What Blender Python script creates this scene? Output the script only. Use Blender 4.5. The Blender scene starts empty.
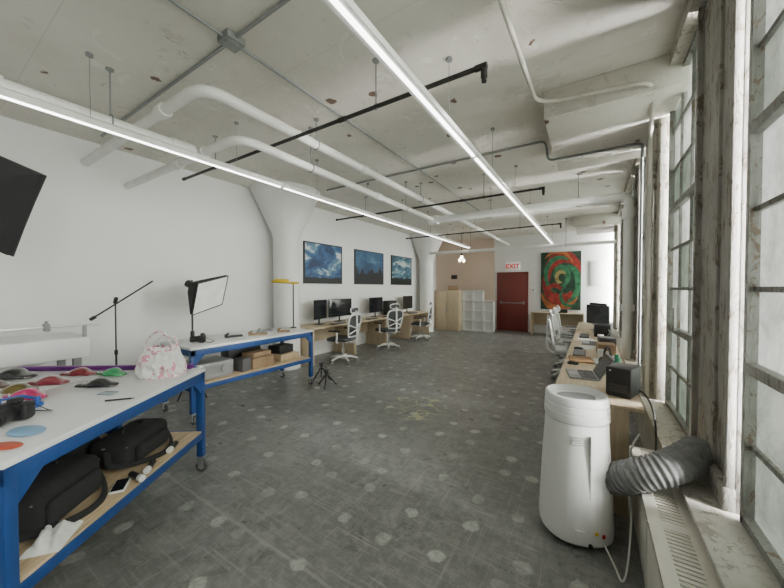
import bpy, bmesh, math, random
from mathutils import Vector, Matrix, Euler, noise as mnoise
random.seed(3)
S=bpy.context.scene; COL=S.collection
PI=math.pi
# ------------------------------------------------------------------ materials
def nt(name):
    m=bpy.data.materials.new(name); m.use_nodes=True
    n=m.node_tree; b=n.nodes['Principled BSDF']; return m,n,b
def N(n,t,**k):
    x=n.nodes.new(t)
    for a,v in k.items():
        if a.startswith('i_'): x.inputs[a[2:].replace('_',' ')].default_value=v
        else: setattr(x,a,v)
    return x
def ramp(n,fac,stops):
    r=n.nodes.new('ShaderNodeValToRGB'); e=r.color_ramp.elements
    while len(e)<len(stops): e.new(.5)
    for i,(p,c) in enumerate(stops):
        e[i].position=p; e[i].color=(c[0],c[1],c[2],1)
    n.links.new(fac,r.inputs[0]); return r
def math_(n,op,a,b=None):
    m=n.nodes.new('ShaderNodeMath'); m.operation=op
    for i,v in enumerate((a,b)):
        if v is None: continue
        if isinstance(v,(int,float)): m.inputs[i].default_value=v
        else: n.links.new(v,m.inputs[i])
    return m.outputs[0]
def mix(n,f,a,b):
    m=n.nodes.new('ShaderNodeMix'); m.data_type='RGBA'
    for i,v in ((0,f),(6,a),(7,b)):
        if isinstance(v,(int,float)): m.inputs[i].default_value=v
        elif isinstance(v,tuple): m.inputs[i].default_value=(v[0],v[1],v[2],1)
        else: n.links.new(v,m.inputs[i])
    return m.outputs[2]
def noise(n,vec,scale,detail=3,rough=.5,dist=0):
    x=N(n,'ShaderNodeTexNoise'); x.inputs['Scale'].default_value=scale; x.inputs['Detail'].default_value=detail; x.inputs['Roughness'].default_value=rough; x.inputs['Distortion'].default_value=dist
    if vec is not None: n.links.new(vec,x.inputs['Vector'])
    return x.outputs['Fac']
def mapping(n,scale,loc=(0,0,0)):
    t=N(n,'ShaderNodeTexCoord'); m=N(n,'ShaderNodeMapping'); m.inputs['Scale'].default_value=scale; m.inputs['Location'].default_value=loc
    n.links.new(t.outputs['Object'],m.inputs[0]); return m.outputs[0]
_mc={}
def mat(name,c,rough=.5,metal=0,var=.08,scale=7,bump=0,bscale=60,c2=None,stretch=(1,1,1),emit=0,coat=0):
    if name in _mc: return _mc[name]
    m,n,b=nt(name)
    v=mapping(n,stretch)
    f=noise(n,v,scale)
    lo=tuple(max(0,x*(1-var)) for x in c); hi=tuple(min(1,x*(1+var)) for x in (c2 or c))
    r=ramp(n,f,[(.3,lo),(.7,hi)])
    n.links.new(r.outputs[0],b.inputs['Base Color'])
    b.inputs['Roughness'].default_value=rough; b.inputs['Metallic'].default_value=metal
    if coat: b.inputs['Coat Weight'].default_value=coat
    if emit:
        b.inputs['Emission Color'].default_value=(c[0],c[1],c[2],1); b.inputs['Emission Strength'].default_value=emit
    if bump:
        bp=N(n,'ShaderNodeBump'); bp.inputs['Strength'].default_value=bump; bp.inputs['Distance'].default_value=.01
        n.links.new(noise(n,v,bscale,4),bp.inputs['Height']); n.links.new(bp.outputs[0],b.inputs['Normal'])
    _mc[name]=m; return m
WHITE=mat('white_plastic',(.84,.84,.83),.4)
OFFW=mat('off_white_plastic',(.68,.68,.66),.45)
BLACK=mat('black_plastic',(.018,.018,.02),.45)
BFAB=mat('black_fabric',(.02,.02,.022),.9,bump=.5,bscale=200)
DGREY=mat('dark_grey_mesh',(.07,.072,.076),.8,bump=.6,bscale=300)
GREY=mat('grey_plastic',(.25,.25,.26),.5)
ALU=mat('brushed_aluminium',(.6,.6,.62),.35,.9)
CHROME=mat('chrome',(.75,.75,.77),.15,1)
BLUE=mat('blue_powder_coat',(.015,.062,.23),.4,var=.1)
LAM=mat('white_laminate',(.82,.82,.84),.3,var=.03,scale=3)
PLY=mat('plywood',(.46,.34,.21),.6,var=.15,scale=4,c2=(.56,.43,.28),stretch=(1,12,1))
BIRCH=mat('birch_veneer',(.56,.45,.31),.5,var=.08,scale=4,c2=(.62,.51,.36),stretch=(10,1,1))
PIPEW=mat('white_pipe_paint',(.84,.83,.81),.45,var=.05,scale=6)
PIPEB=mat('black_iron_pipe',(.03,.028,.027),.5,.3,var=.3,scale=12)
COND=mat('painted_conduit',(.56,.54,.48),.5,var=.12,scale=10)
GALV=mat('galvanised_conduit',(.26,.27,.27),.45,.3,var=.1)
PURPLE=mat('purple_anodised',(.16,.03,.22),.35,.4)
YEL=mat('yellow_plastic',(.75,.52,.03),.4)
SCREEN=mat('screen_glass',(.012,.014,.018),.12,var=.02)
EMIT=mat('lamp_diffuser',(1,.98,.95),.4,emit=9,var=.01)
BULB=mat('warm_bulb',(1,.85,.6),.4,emit=12,var=.01)
DIFF=mat('white_diffuser_fabric',(.93,.93,.93),.8,bump=.3,bscale=90)
RED=mat('red_plastic',(.55,.03,.03),.4)
CARD=mat('brown_cardboard',(.30,.20,.12),.8,var=.15)
PAPER=mat('white_paper',(.82,.82,.8),.8)
TYRE=mat('caster_rubber',(.10,.10,.105),.6)

def wallmat(name,c,stain,amt=.5,scale=1.2,chip=None):
    m,n,b=nt(name); v=mapping(n,(1,1,1))
    f1=noise(n,v,scale,6,.6); f2=noise(n,v,scale*9,5,.65)
    st=ramp(n,f1,[(.42,(0,0,0)),(.75,(amt,amt,amt))])
    col=mix(n,st.outputs[0],tuple(c),tuple(stain))
    vs=noise(n,mapping(n,(9,9,.7)),scale*1.5,4,.6)
    dr=ramp(n,vs,[(.52,(0,0,0)),(.7,(amt*.6,)*3)])
    col=mix(n,dr.outputs[0],col,tuple(x*.7 for x in stain))
    f3=noise(n,mapping(n,(1,1,.45)),scale*5,7,.75,.6)
    sp=ramp(n,f3,[(.555,(0,0,0)),(.57,(amt,amt,amt))])
    col=mix(n,sp.outputs[0],col,tuple(chip or [x*.55 for x in stain]))
    n.links.new(col,b.inputs['Base Color']); b.inputs['Roughness'].default_value=.65
    bp=N(n,'ShaderNodeBump'); bp.inputs['Strength'].default_value=.7; bp.inputs['Distance'].default_value=.012
    n.links.new(f3,bp.inputs['Height']); n.links.new(bp.outputs[0],b.inputs['Normal'])
    return m
WALL=mat('white_wall_paint',(.88,.88,.88),.8,var=.02,scale=1.0,bump=.12,bscale=25)
PEACH=mat('peach_wall_paint',(.68,.55,.47),.8,var=.04,scale=1)
PILLAR=wallmat('weathered_pillar_paint',(.34,.33,.30),(.18,.17,.15),.85,3,chip=(.13,.10,.07))
COLP=wallmat('weathered_column_paint',(.50,.48,.42),(.26,.24,.20),.8,3,chip=(.15,.11,.07))
SILL=wallmat('painted_sill',(.52,.51,.46),(.32,.31,.27),.6,3,chip=(.2,.17,.13))
CREAM=mat('cream_radiator_paint',(.66,.64,.57),.45,var=.06)
STEEL=wallmat('window_steel_paint',(.24,.245,.23),(.12,.12,.11),.85,5,chip=(.12,.08,.05))
COLW=mat('column_paint',(.84,.84,.83),.7,var=.03,scale=2,bump=.2)
def ceilmat():
    m,n,b=nt('stained_ceiling_paint'); v=mapping(n,(1,1,1))
    big=ramp(n,noise(n,v,.8,7,.65),[(.33,(.75,.725,.66)),(.5,(.70,.675,.61)),(.67,(.61,.58,.515))])
    patch=ramp(n,noise(n,mapping(n,(1,1,1),(3,7,0)),2.0,8,.8,.5),[(.585,(0,0,0)),(.595,(.4,.4,.4))])
    c=mix(n,patch.outputs[0],big.outputs[0],(.48,.45,.39))
    fl=ramp(n,noise(n,mapping(n,(1,1,1),(13,2,0)),6,7,.8,1),[(.645,(0,0,0)),(.655,(.7,.7,.7))])
    c=mix(n,fl.outputs[0],c,(.28,.24,.19))
    hl=ramp(n,noise(n,mapping(n,(1,1,1),(5,22,0)),3.1,7,.8,.7),[(.60,(0,0,0)),(.61,(.6,.6,.6))])
    c=mix(n,hl.outputs[0],c,(.84,.83,.78))
    vo=N(n,'ShaderNodeTexVoronoi'); vo.inputs['Scale'].default_value=2.0; n.links.new(v,vo.inputs['Vector'])
    spot=ramp(n,math_(n,'ADD',vo.outputs['Distance'],math_(n,'MULTIPLY',noise(n,v,18,4,.7),.16)),[(.172,(1,1,1)),(.182,(0,0,0))])
    c=mix(n,spot.outputs[0],c,(.15,.085,.06))
    sx=N(n,'ShaderNodeSeparateXYZ'); n.links.new(v,sx.inputs[0])
    l=math_(n,'LESS_THAN',math_(n,'ABSOLUTE',math_(n,'SUBTRACT',math_(n,'FRACT',math_(n,'MULTIPLY',sx.outputs[1],.82)),.5)),.004)
    c=mix(n,math_(n,'MULTIPLY',l,.2),c,(.3,.28,.25))
    n.links.new(c,b.inputs['Base Color']); b.inputs['Roughness'].default_value=.5
    bp=N(n,'ShaderNodeBump'); bp.inputs['Strength'].default_value=.4; bp.inputs['Distance'].default_value=.025
    n.links.new(noise(n,v,6,8,.7),bp.inputs['Height']); n.links.new(bp.outputs[0],b.inputs['Normal'])
    return m
CEIL=ceilmat()
def floormat():
    m,n,b=nt('worn_concrete'); v=mapping(n,(1,1,1))
    base=ramp(n,noise(n,v,.9,10,.72),[(.32,(.125,.128,.124)),(.5,(.17,.173,.167)),(.68,(.23,.235,.225))])
    fine=ramp(n,noise(n,v,11,10,.85,.4),[(.36,(.07,.07,.068)),(.5,(.17,.172,.167)),(.66,(.35,.355,.34))])
    c=mix(n,.45,base.outputs[0],fine.outputs[0])
    blot=ramp(n,noise(n,mapping(n,(1,1,1),(9,2,0)),2.6,9,.8,.8),[(.53,(0,0,0)),(.60,(.4,.4,.4))])
    c=mix(n,blot.outputs[0],c,(.29,.295,.28))
    dk=ramp(n,noise(n,mapping(n,(1,1,1),(1,8,0)),3.3,9,.8,1.0),[(.56,(0,0,0)),(.63,(.6,.6,.6))])
    c=mix(n,dk.outputs[0],c,(.08,.08,.077))
    for sc,lo,lv,col in (((1.0,26,1),(0,0,0),.58,(.38,.385,.37)),((24,1.1,1),(2,5,0),.6,(.09,.09,.086)),((22,.9,1),(12,5,0),.60,(.38,.385,.37))):
        s_=ramp(n,noise(n,mapping(n,sc,lo),2,6,.7,.3),[(lv-.04,(0,0,0)),(lv+.1,(.45,.45,.45))])
        c=mix(n,s_.outputs[0],c,col)
    nv=N(n,'ShaderNodeTexNoise'); nv.inputs['Scale'].default_value=9; nv.inputs['Detail'].default_value=5; n.links.new(v,nv.inputs['Vector'])
    va=N(n,'ShaderNodeVectorMath'); va.operation='MULTIPLY_ADD'; va.inputs[1].default_value=(.08,.08,0)
    n.links.new(nv.outputs['Color'],va.inputs[0]); n.links.new(v,va.inputs[2])
    vo=N(n,'ShaderNodeTexVoronoi'); vo.voronoi_dimensions='2D'; vo.inputs['Scale'].default_value=2.7; vo.inputs['Randomness'].default_value=.6; n.links.new(va.outputs[0],vo.inputs['Vector'])
    sp=ramp(n,vo.outputs['Distance'],[(.105,(1,1,1)),(.145,(0,0,0))])
    k=ramp(n,noise(n,v,1.9,2),[(.38,(.15,.15,.15)),(.58,(.85,.85,.85))])
    f=math_(n,'MULTIPLY',sp.outputs[0],k.outputs[0])
    pc=ramp(n,noise(n,v,30,6,.8),[(.3,(.20,.205,.195)),(.60,(.53,.54,.51))])
    c=mix(n,f,c,pc.outputs[0])
    sx=N(n,'ShaderNodeSeparateXYZ'); n.links.new(v,sx.inputs[0])
    j=math_(n,'LESS_THAN',math_(n,'ABSOLUTE',math_(n,'SUBTRACT',math_(n,'ADD',sx.outputs[1],math_(n,'MULTIPLY',noise(n,v,5),.03)),1.195)),.011)
    c=mix(n,math_(n,'MULTIPLY',j,.3),c,(.40,.40,.38))
    dx=math_(n,'SUBTRACT',sx.outputs[0],-1.93); dy=math_(n,'SUBTRACT',sx.outputs[1],3.6)
    d=math_(n,'SQRT',math_(n,'ADD',math_(n,'MULTIPLY',dx,dx),math_(n,'MULTIPLY',dy,dy)))
    near=math_(n,'LESS_THAN',d,.42)
    ln=math_(n,'LESS_THAN',math_(n,'ABSOLUTE',math_(n,'SUBTRACT',noise(n,v,4.5,1),.5)),.018)
    c=mix(n,math_(n,'MULTIPLY',math_(n,'MULTIPLY',near,ln),.6),c,(.52,.50,.24))
    n.links.new(c,b.inputs['Base Color'])
    rr=ramp(n,noise(n,v,4,7,.75),[(.35,(.26,.26,.26)),(.65,(.50,.50,.50))]); n.links.new(rr.outputs[0],b.inputs['Roughness'])
    bp=N(n,'ShaderNodeBump'); bp.inputs['Strength'].default_value=.2; bp.inputs['Distance'].default_value=.008
    n.links.new(noise(n,v,18,7,.75),bp.inputs['Height']); n.links.new(bp.outputs[0],b.inputs['Normal'])
    return m
FLOOR=floormat()
def glassmat(name,col,st,tr):  # panes emit a painted-in glow in place of daylight scattered by frosted glass
    m=bpy.data.materials.new(name); m.use_nodes=True; n=m.node_tree; n.nodes.clear()
    o=N(n,'ShaderNodeOutputMaterial'); e=N(n,'ShaderNodeEmission'); t=N(n,'ShaderNodeBsdfTransparent'); mx=N(n,'ShaderNodeMixShader')
    v=mapping(n,(1,1,1)); r=ramp(n,noise(n,v,4.0,9,.75,.5),[(.36,tuple(x*.55 for x in col)),(.60,col)])
    n.links.new(r.outputs[0],e.inputs[0]); e.inputs[1].default_value=st
    t.inputs[0].default_value=(.88,.92,.86,1); mx.inputs[0].default_value=tr
    n.links.new(e.outputs[0],mx.inputs[1]); n.links.new(t.outputs[0],mx.inputs[2]); n.links.new(mx.outputs[0],o.inputs[0]); return m
GLASS=glassmat('glowing_frosted_glass',(.74,.81,.69),.62,.15)
GLASS2=glassmat('glowing_greenish_wired_glass',(.50,.60,.47),.5,.10)
GLASS3=glassmat('bright_glowing_frosted_glass',(.93,.95,.89),.95,.18)

# ------------------------------------------------------------------ mesh builder
class MB:
    def __init__(s): s.bm=bmesh.new()
    def _fin(s,vs,M,mi):
        bmesh.ops.transform(s.bm,matrix=M,verts=vs)
        fs=set()
        for v in vs:
            for f in v.link_faces: fs.add(f)
        for f in fs: f.material_index=mi
    def box(s,c,size,rot=(0,0,0),mi=0,bev=0,seg=2):
        r=bmesh.ops.create_cube(s.bm,size=1); vs=r['verts']
        bmesh.ops.scale(s.bm,vec=size,verts=vs)
        if bev:
            es=list({e for v in vs for e in v.link_edges})
            q=bmesh.ops.bevel(s.bm,geom=es,offset=bev,segments=seg,profile=.5,affect='EDGES')
            vs=list({v for f in q['faces'] for v in f.verts}|{v for v in vs if v.is_valid})
        s._fin(vs,Matrix.Translation(c)@Euler(rot).to_matrix().to_4x4(),mi); return s
    def b(s,x0,x1,y0,y1,z0,z1,mi=0,bev=0):
        return s.box(((x0+x1)/2,(y0+y1)/2,(z0+z1)/2),(abs(x1-x0),abs(y1-y0),abs(z1-z0)),mi=mi,bev=bev)
    def cyl(s,p0,p1,r,r2=None,seg=16,mi=0):
        p0=Vector(p0);p1=Vector(p1);d=p1-p0
        q=bmesh.ops.create_cone(s.bm,cap_ends=True,segments=seg,radius1=r,radius2=r if r2 is None else r2,depth=d.length)
        M=Matrix.Translation((p0+p1)/2)@d.to_track_quat('Z','Y').to_matrix().to_4x4()
        s._fin(q['verts'],M,mi); return s
    def sph(s,c,r,seg=16,mi=0,rot=(0,0,0)):
        if isinstance(r,(int,float)): r=(r,r,r)
        q=bmesh.ops.create_uvsphere(s.bm,u_segments=seg,v_segments=max(6,seg//2),radius=1)
        s._fin(q['verts'],Matrix.Translation(c)@Euler(rot).to_matrix().to_4x4()@Matrix.Diagonal((r[0],r[1],r[2],1)),mi); return s
    def rings(s,rs,mi=0,cap=True,closed=False):
        V=[[s.bm.verts.new(p) for p in r] for r in rs]; n=len(V[0])
        prs=list(zip(V,V[1:]))
        if closed: prs.append((V[-1],V[0]))
        for A,B in prs:
            for i in range(n):
                j=(i+1)%n
                f=s.bm.faces.new((A[i],A[j],B[j],B[i])); f.material_index=mi
        if cap and not closed:
            f=s.bm.faces.new(list(reversed(V[0]))); f.material_index=mi
            f=s.bm.faces.new(V[-1]); f.material_index=mi
        return s
    def lathe(s,prof,c=(0,0,0),seg=32,mi=0):
        return s.rings([[Vector((c[0]+r*math.cos(2*PI*i/seg),c[1]+r*math.sin(2*PI*i/seg),c[2]+z)) for i in range(seg)] for r,z in prof],mi)
    def tube(s,pts,r,seg=12,mi=0,closed=False,flat=1):
        P=[Vector(p) for p in pts]; n=len(P); rs=[]
        up=None
        for i,p in enumerate(P):
            a=P[(i-1)%n] if (i>0 or closed) else p; b=P[(i+1)%n] if (i<n-1 or closed) else p
            t=(b-a).normalized()
            if up is None:
                up=Vector((0,0,1)) if abs(t.z)<.9 else Vector((1,0,0))
            u=(up-t*up.dot(t)).normalized(); w=t.cross(u); up=u
            rr=r[i] if isinstance(r,(list,tuple)) else r
            rs.append([p+(u*math.cos(2*PI*k/seg)*flat+w*math.sin(2*PI*k/seg))*rr for k in range(seg)])
        return s.rings(rs,mi,closed=closed)
    def face(s,pts,mi=0):
        f=s.bm.faces.new([s.bm.verts.new(p) for p in pts]); f.material_index=mi; return s
    def prism(s,poly,d,mi=0):
        d=Vector(d); s.rings([[Vector(p) for p in poly],[Vector(p)+d for p in poly]],mi); return s
    def grid(s,f,nu,nv,mi=0):
        V=[[s.bm.verts.new(f(i/nu,j/nv)) for j in range(nv+1)] for i in range(nu+1)]
        for i in range(nu):
            for j in range(nv):
                q=s.bm.faces.new((V[i][j],V[i+1][j],V[i+1][j+1],V[i][j+1])); q.material_index=mi
        return s
    def obj(s,name,mats,parent=None,loc=(0,0,0),rot=(0,0,0),origin=None,smooth=35,**props):
        if origin is not None:
            bmesh.ops.translate(s.bm,vec=-Vector(origin),verts=s.bm.verts); 
            if loc==(0,0,0): loc=origin
        bmesh.ops.recalc_face_normals(s.bm,faces=s.bm.faces)
        me=bpy.data.meshes.new(name); s.bm.to_mesh(me); s.bm.free()
        if not isinstance(mats,(list,tuple)): mats=[mats]
        for m in mats: me.materials.append(m)
        for p in me.polygons: p.use_smooth=True
        me.set_sharp_from_angle(angle=math.radians(smooth))
        o=bpy.data.objects.new(name,me); COL.objects.link(o)
        o.location=loc; o.rotation_euler=rot
        if parent: o.parent=parent
        for k,v in props.items(): o[k]=v
        return o
def thing(name,label,cat,loc=(0,0,0),rz=0,group=None):
    o=bpy.data.objects.new(name,None); COL.objects.link(o); o.location=loc; o.rotation_euler=(0,0,rz)
    o.empty_display_size=.1; o['label']=label; o['category']=cat
    if group: o['group']=group
    return o
def dup(root,loc,rz=None,label=None):
    n=root.copy(); COL.objects.link(n); n.location=loc
    if rz is not None: n.rotation_euler=(0,0,rz)
    if label: n['label']=label
    def rec(a,b):
        for ch in list(a.children):
            c=ch.copy(); c.parent=b; COL.objects.link(c); rec(ch,c)
    rec(root,n); return n
def fillet(pts,rad,n=6):
    P=[Vector(p) for p in pts]; out=[P[0]]
    for i in range(1,len(P)-1):
        a=(P[i-1]-P[i]);b=(P[i+1]-P[i]); k=min(rad,a.length*.45,b.length*.45)
        A=P[i]+a.normalized()*k;B=P[i]+b.normalized()*k
        for t in range(n+1):
            t/=n; out.append(A*(1-t)**2+P[i]*2*t*(1-t)+B*t*t)
    out.append(P[-1]); return out
def smoothpath(pts,n=8):
    P=[Vector(p) for p in pts]; P=[P[0]*2-P[1]]+P+[P[-1]*2-P[-2]]; out=[]
    for i in range(1,len(P)-2):
        for t in range(n):
            t/=n; a,b,c,d=P[i-1],P[i],P[i+1],P[i+2]
            out.append(.5*((2*b)+(c-a)*t+(2*a-5*b+4*c-d)*t*t+(3*b-a-3*c+d)*t**3))
    out.append(P[-2]); return out
ST=dict(kind='structure')
CZ=3.4
# ------------------------------------------------------------------ room shell
XL,XR,YF,YB=-5.38,.44,11.9,-2.6
MB().b(XL-.2,1.0,YB-.2,YF+.2,-.15,0).obj('floor',FLOOR,**ST)
MB().b(XL-.2,1.0,YB-.2,YF+.2,CZ,CZ+.2).obj('ceiling',CEIL,**ST)
MB().b(XL-.2,XL,YB-.2,YF+.2,0,CZ).obj('wall_left',WALL,**ST)
MB().b(XL,1.0,YF,YF+.2,0,CZ).obj('wall_back',WALL,**ST)
MB().b(XL,1.0,YB-.2,YB,0,CZ).obj('wall_front',WALL,**ST)
MB().b(XL,-3.05,YF-.05,YF,0,CZ).obj('wall_alcove',PEACH,**ST)
MB().b(XR,.72,YB,YF,0,.46).obj('wall_right',SILL,**ST)
MB().b(XR-.03,.66,YB,YF,.46,.485,bev=.006).obj('trim_1',SILL,**ST)
MB().b(XL,XL+.02,YB,YF-.05,0,.1).obj('baseboard_left',WALL,**ST)
MB().b(-3.05,-2.95,YF-.02,YF,0,.1).b(-1.88,.44,YF-.02,YF,0,.1).obj('baseboard_back',WALL,**ST)
MB().b(.5,.75,YB,YF,3.3,CZ).obj('trim_2',COLP,**ST)
# drop panels
for i,y in enumerate((4.1,10.2)):
    MB().b(-.4,.75,y-.8,y+.8,3.14,CZ,bev=.01).obj('trim_%d'%(3+i),CEIL,**ST)
# pillars between windows
tn=5
for (y0,y1) in ((-.55,.05),(2.1,2.75),(5.65,6.2),(8.15,8.7)):
    m=MB().b(.575,.74,y0,y1,.485,3.3,bev=.008)
    for yy in (y0+.02,y1-.02): m.b(.545,.585,yy-.018,yy+.018,.485,3.3,bev=.004)
    m.b(.56,.585,(y0+y1)/2-.07,(y0+y1)/2+.07,.485,3.3,bev=.004)
    m.b(.535,.585,y0,y1,.485,.60,bev=.006)
    m.obj('trim_%d'%tn,PILLAR,**ST); tn+=1
for (y0,y1) in ((-2.5,-1.6),(3.85,4.6),(9.75,10.65)):
    m=MB().b(.52,.74,y0,y1,.485,3.3,bev=.01).b(.49,.53,y0+.12,y1-.12,.485,3.25,bev=.01)
    m.obj('trim_%d'%tn,COLP,**ST); tn+=1
# windows
def window(i,y0,y1,cols):
    z0,z1=.49,3.3; rows=8; X=.62
    m=MB(); fr=.035
    m.b(X-.04,X+.04,y0,y0+fr,z0,z1).b(X-.04,X+.04,y1-fr,y1,z0,z1).b(X-.04,X+.04,y0,y1,z0,z0+fr).b(X-.04,X+.04,y0,y1,z1-fr,z1)
    for k in range(1,cols):
        y=y0+(y1-y0)*k/cols; m.b(X-.018,X+.018,y-.011,y+.011,z0,z1)
    for k in range(1,rows):
        z=z0+(z1-z0)*k/rows; m.b(X-.018,X+.018,y0,y1,z-.012,z+.012)
    for k in (2,5):
        z=z0+(z1-z0)*k/rows; m.b(X-.04,X+.02,y0+.01,y1-.01,z-.025,z+.025,bev=.004)
    zs=z0+(z1-z0)*2/rows
    ym=(y0+y1)/2
    m.cyl((X-.07,ym,zs+.03),(X-.07,ym,zs+.2),.008).box((X-.055,ym,zs+.03),(.04,.05,.02))
    w=m.obj('window_%d'%i,STEEL,origin=(X,y0,z0),**ST)
    g=MB()
    for c in range(cols):
        for r in range(rows):
            ya=y0+(y1-y0)*c/cols;yb=y0+(y1-y0)*(c+1)/cols
            za=z0+(z1-z0)*r/rows;zb=z0+(z1-z0)*(r+1)/rows
            q=random.random()
            mi=(1 if q<.6 else 0) if r<2 else (1 if q<.2 else 2 if q>.55 else 0)
            g.b(X-.003,X+.003,ya+.004,yb-.004,za+.004,zb-.004,mi=mi)
    o=g.obj('glass',[GLASS,GLASS2,GLASS3],parent=w); 
    o.location=(-X,-y0,-z0)
wins=[(-1.55,-.6,3),(.1,2.05,5),(2.8,3.8,3),(4.65,5.6,3),(6.25,8.1,5),(8.75,9.7,3),(10.7,11.7,3)]
for i,w in enumerate(wins): window(i+1,*w)
# door
dx0,dx1=-2.88,-1.95
DOOR=mat('dark_red_door_paint',(.18,.035,.03),.45)
d=MB().b(dx0-.07,dx0,YF-.06,YF,0,2.12).b(dx1,dx1+.07,YF-.06,YF,0,2.12).b(dx0-.07,dx1+.07,YF-.06,YF,2.05,2.12).obj('door_1',DOOR,origin=(dx0,YF,0),**ST)
def loc_child(mb,name,mats,parent,**k):
    o=mb.obj(name,mats,parent=parent,**k); o.location=-Vector(parent.location); return o
loc_child(MB().b(dx0,dx1,YF-.05,YF-.01,.01,2.05,bev=.004),'leaf',DOOR,d)
loc_child(MB().b(dx0+.06,dx1-.06,YF-.11,YF-.09,1.0,1.03,bev=.006).b(dx0+.05,dx0+.11,YF-.1,YF-.045,.97,1.07,bev=.005).b(dx1-.10,dx1-.05,YF-.1,YF-.045,.97,1.07,bev=.005),'push_bar',GREY,d)
# exit sign
ex=thing('exit_sign','white exit sign with red letters above the door','sign',(-2.4,YF-.001,2.2))
MB().b(-.24,.24,-.06,0,0,.26,bev=.01).obj('housing',mat('sign_white',(.85,.84,.82),.5,emit=.2),ex)
cu=bpy.data.curves.new('t','FONT'); cu.body='EXIT'; cu.size=.23; cu.extrude=.004; cu.align_x='CENTER'; cu.offset=.005
to=bpy.data.objects.new('t',cu); COL.objects.link(to)
dg=bpy.context.evaluated_depsgraph_get(); me=bpy.data.meshes.new_from_object(to.evaluated_get(dg)); bpy.data.objects.remove(to)
lt=bpy.data.objects.new('lettering',me); COL.objects.link(lt); lt.parent=ex; lt.location=(0,-.064,.05); lt.rotation_euler=(PI/2,0,0)
me.materials.clear(); me.materials.append(mat('exit_red',(.7,.02,.015),.5,emit=.25))
# columns
for y,l in ((4.07,'round white painted mushroom column against the plain wall'),(10.2,'white mushroom column beside the peach alcove')):
    c=MB().lathe([(.25,0),(.245,.3),(.245,2.46),(.255,2.54),(.30,2.66),(.60,3.30),(.645,CZ)],seg=40)
    o=c.obj('column',COLW,loc=(-5.0,y,0)); o['label']=l;o['category']='column';o['group']='mushroom columns'
# convector
cv=thing('convector_heater','long cream convector heater cover under the windows','heater',(.24,-1.5,0))
m=MB().b(0,.008,0,4.3,.06,.42,bev=.003).b(.02,.19,0.01,4.29,0,.38).b(0,.055,0,4.3,.40,.425,bev=.003).b(.145,.198,0,4.3,.40,.425,bev=.003)
for y in (0,4.27): m.b(0,.198,y,y+.03,.06,.425,bev=.003)
for k in range(1,5): m.b(-.005,.003,k*.86-.004,k*.86+.004,.06,.42).b(0,.198,k*.86-.03,k*.86+.03,.40,.4255)
m.obj('cover',CREAM,cv)
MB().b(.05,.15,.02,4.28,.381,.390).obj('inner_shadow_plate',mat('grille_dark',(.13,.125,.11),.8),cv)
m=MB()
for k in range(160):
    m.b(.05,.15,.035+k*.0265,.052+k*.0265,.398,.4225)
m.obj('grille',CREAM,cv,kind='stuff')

# ------------------------------------------------------------------ ceiling services
def pipe(name,label,pts,r,m,hang=(),fr=.12,cat='pipe',coup=(),cm=None,group=None):
    o0=Vector(pts[0]); path=fillet([Vector(p)-o0 for p in pts],fr)
    p=MB().tube(path,r,seg=14).obj(name,m,loc=o0); p['label']=label; p['category']=cat
    if group: p['group']=group
    for h in hang:
        h=Vector(h)-o0; top=CZ-o0.z
        MB().cyl(h,(h.x,h.y,top),.006,seg=8).cyl((h.x,h.y,top-.012),(h.x,h.y,top),.03,seg=12).tube([h+Vector((0,math.sin(a)*(r+.006),math.cos(a)*(r+.006))) if abs(pts[-1][0]-pts[-2][0])>.5 else h+Vector((math.sin(a)*(r+.006),0,math.cos(a)*(r+.006))) for a in [k*PI/8 for k in range(16)]],.006,seg=6,closed=True).obj('hanger',GALV,p)
    for a,b in coup:
        MB().cyl(Vector(a)-o0,Vector(b)-o0,r*1.28,seg=16).obj('coupling',cm or m,p)
    return p
pipe('pipe','thick white pipe hung under the ceiling meeting another pipe',[(-3.46,-2.6,2.96),(-3.46,1.66,2.945)],.052,PIPEW,[(-3.46,0,2.96),(-3.46,1.0,2.96)],coup=[((-3.46,1.45,2.945),(-3.46,1.66,2.945)),((-3.46,.3,2.95),(-3.46,.42,2.95))])
pipe('pipe','long white pipe turning from the wall along the ceiling',[(XL,1.3,3.12),(-2.57,1.3,3.12),(-2.57,YF,3.12)],.046,PIPEW,[(-2.57,2.5,3.12),(-2.57,5,3.12),(-2.57,8,3.12)],fr=.2,coup=[((-2.57,3.3,3.12),(-2.57,3.42,3.12)),((-2.57,6.4,3.12),(-2.57,6.52,3.12)),((-3.3,1.3,3.12),(-3.18,1.3,3.12))])
pipe('pipe','white pipe turning along the ceiling to a cross pipe',[(XL,1.72,2.94),(-2.76,1.72,2.94),(-2.76,5.95,2.94)],.042,PIPEW,[(-2.76,2.6,2.94),(-2.76,4.8,2.94)],fr=.2,coup=[((-2.76,3.9,2.94),(-2.76,4.02,2.94)),((-4.0,1.72,2.94),(-3.88,1.72,2.94)),((-3.58,1.72,2.94),(-3.34,1.72,2.94))])
pipe('pipe','white cross pipe running to a thick downpipe by the windows',[(-2.76,5.95,2.94),(.46,5.95,2.94),(.46,5.95,.48)],.068,mat('bright_white_pipe_paint',(.92,.92,.91),.4,var=.02),[(-1.6,5.95,2.94),(-.2,5.95,2.94)],fr=.12,coup=[((-2.86,5.95,2.94),(-2.66,5.95,2.94)),((.46,5.95,2.6),(.46,5.95,2.75)),((.46,5.95,1.2),(.46,5.95,1.3))])
pipe('pipe','white pipe crossing near the far wall',[(-4.6,9.6,2.7),(.5,9.6,2.7)],.045,PIPEW,[(-3.2,9.6,2.7),(-.6,9.6,2.7)])
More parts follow.
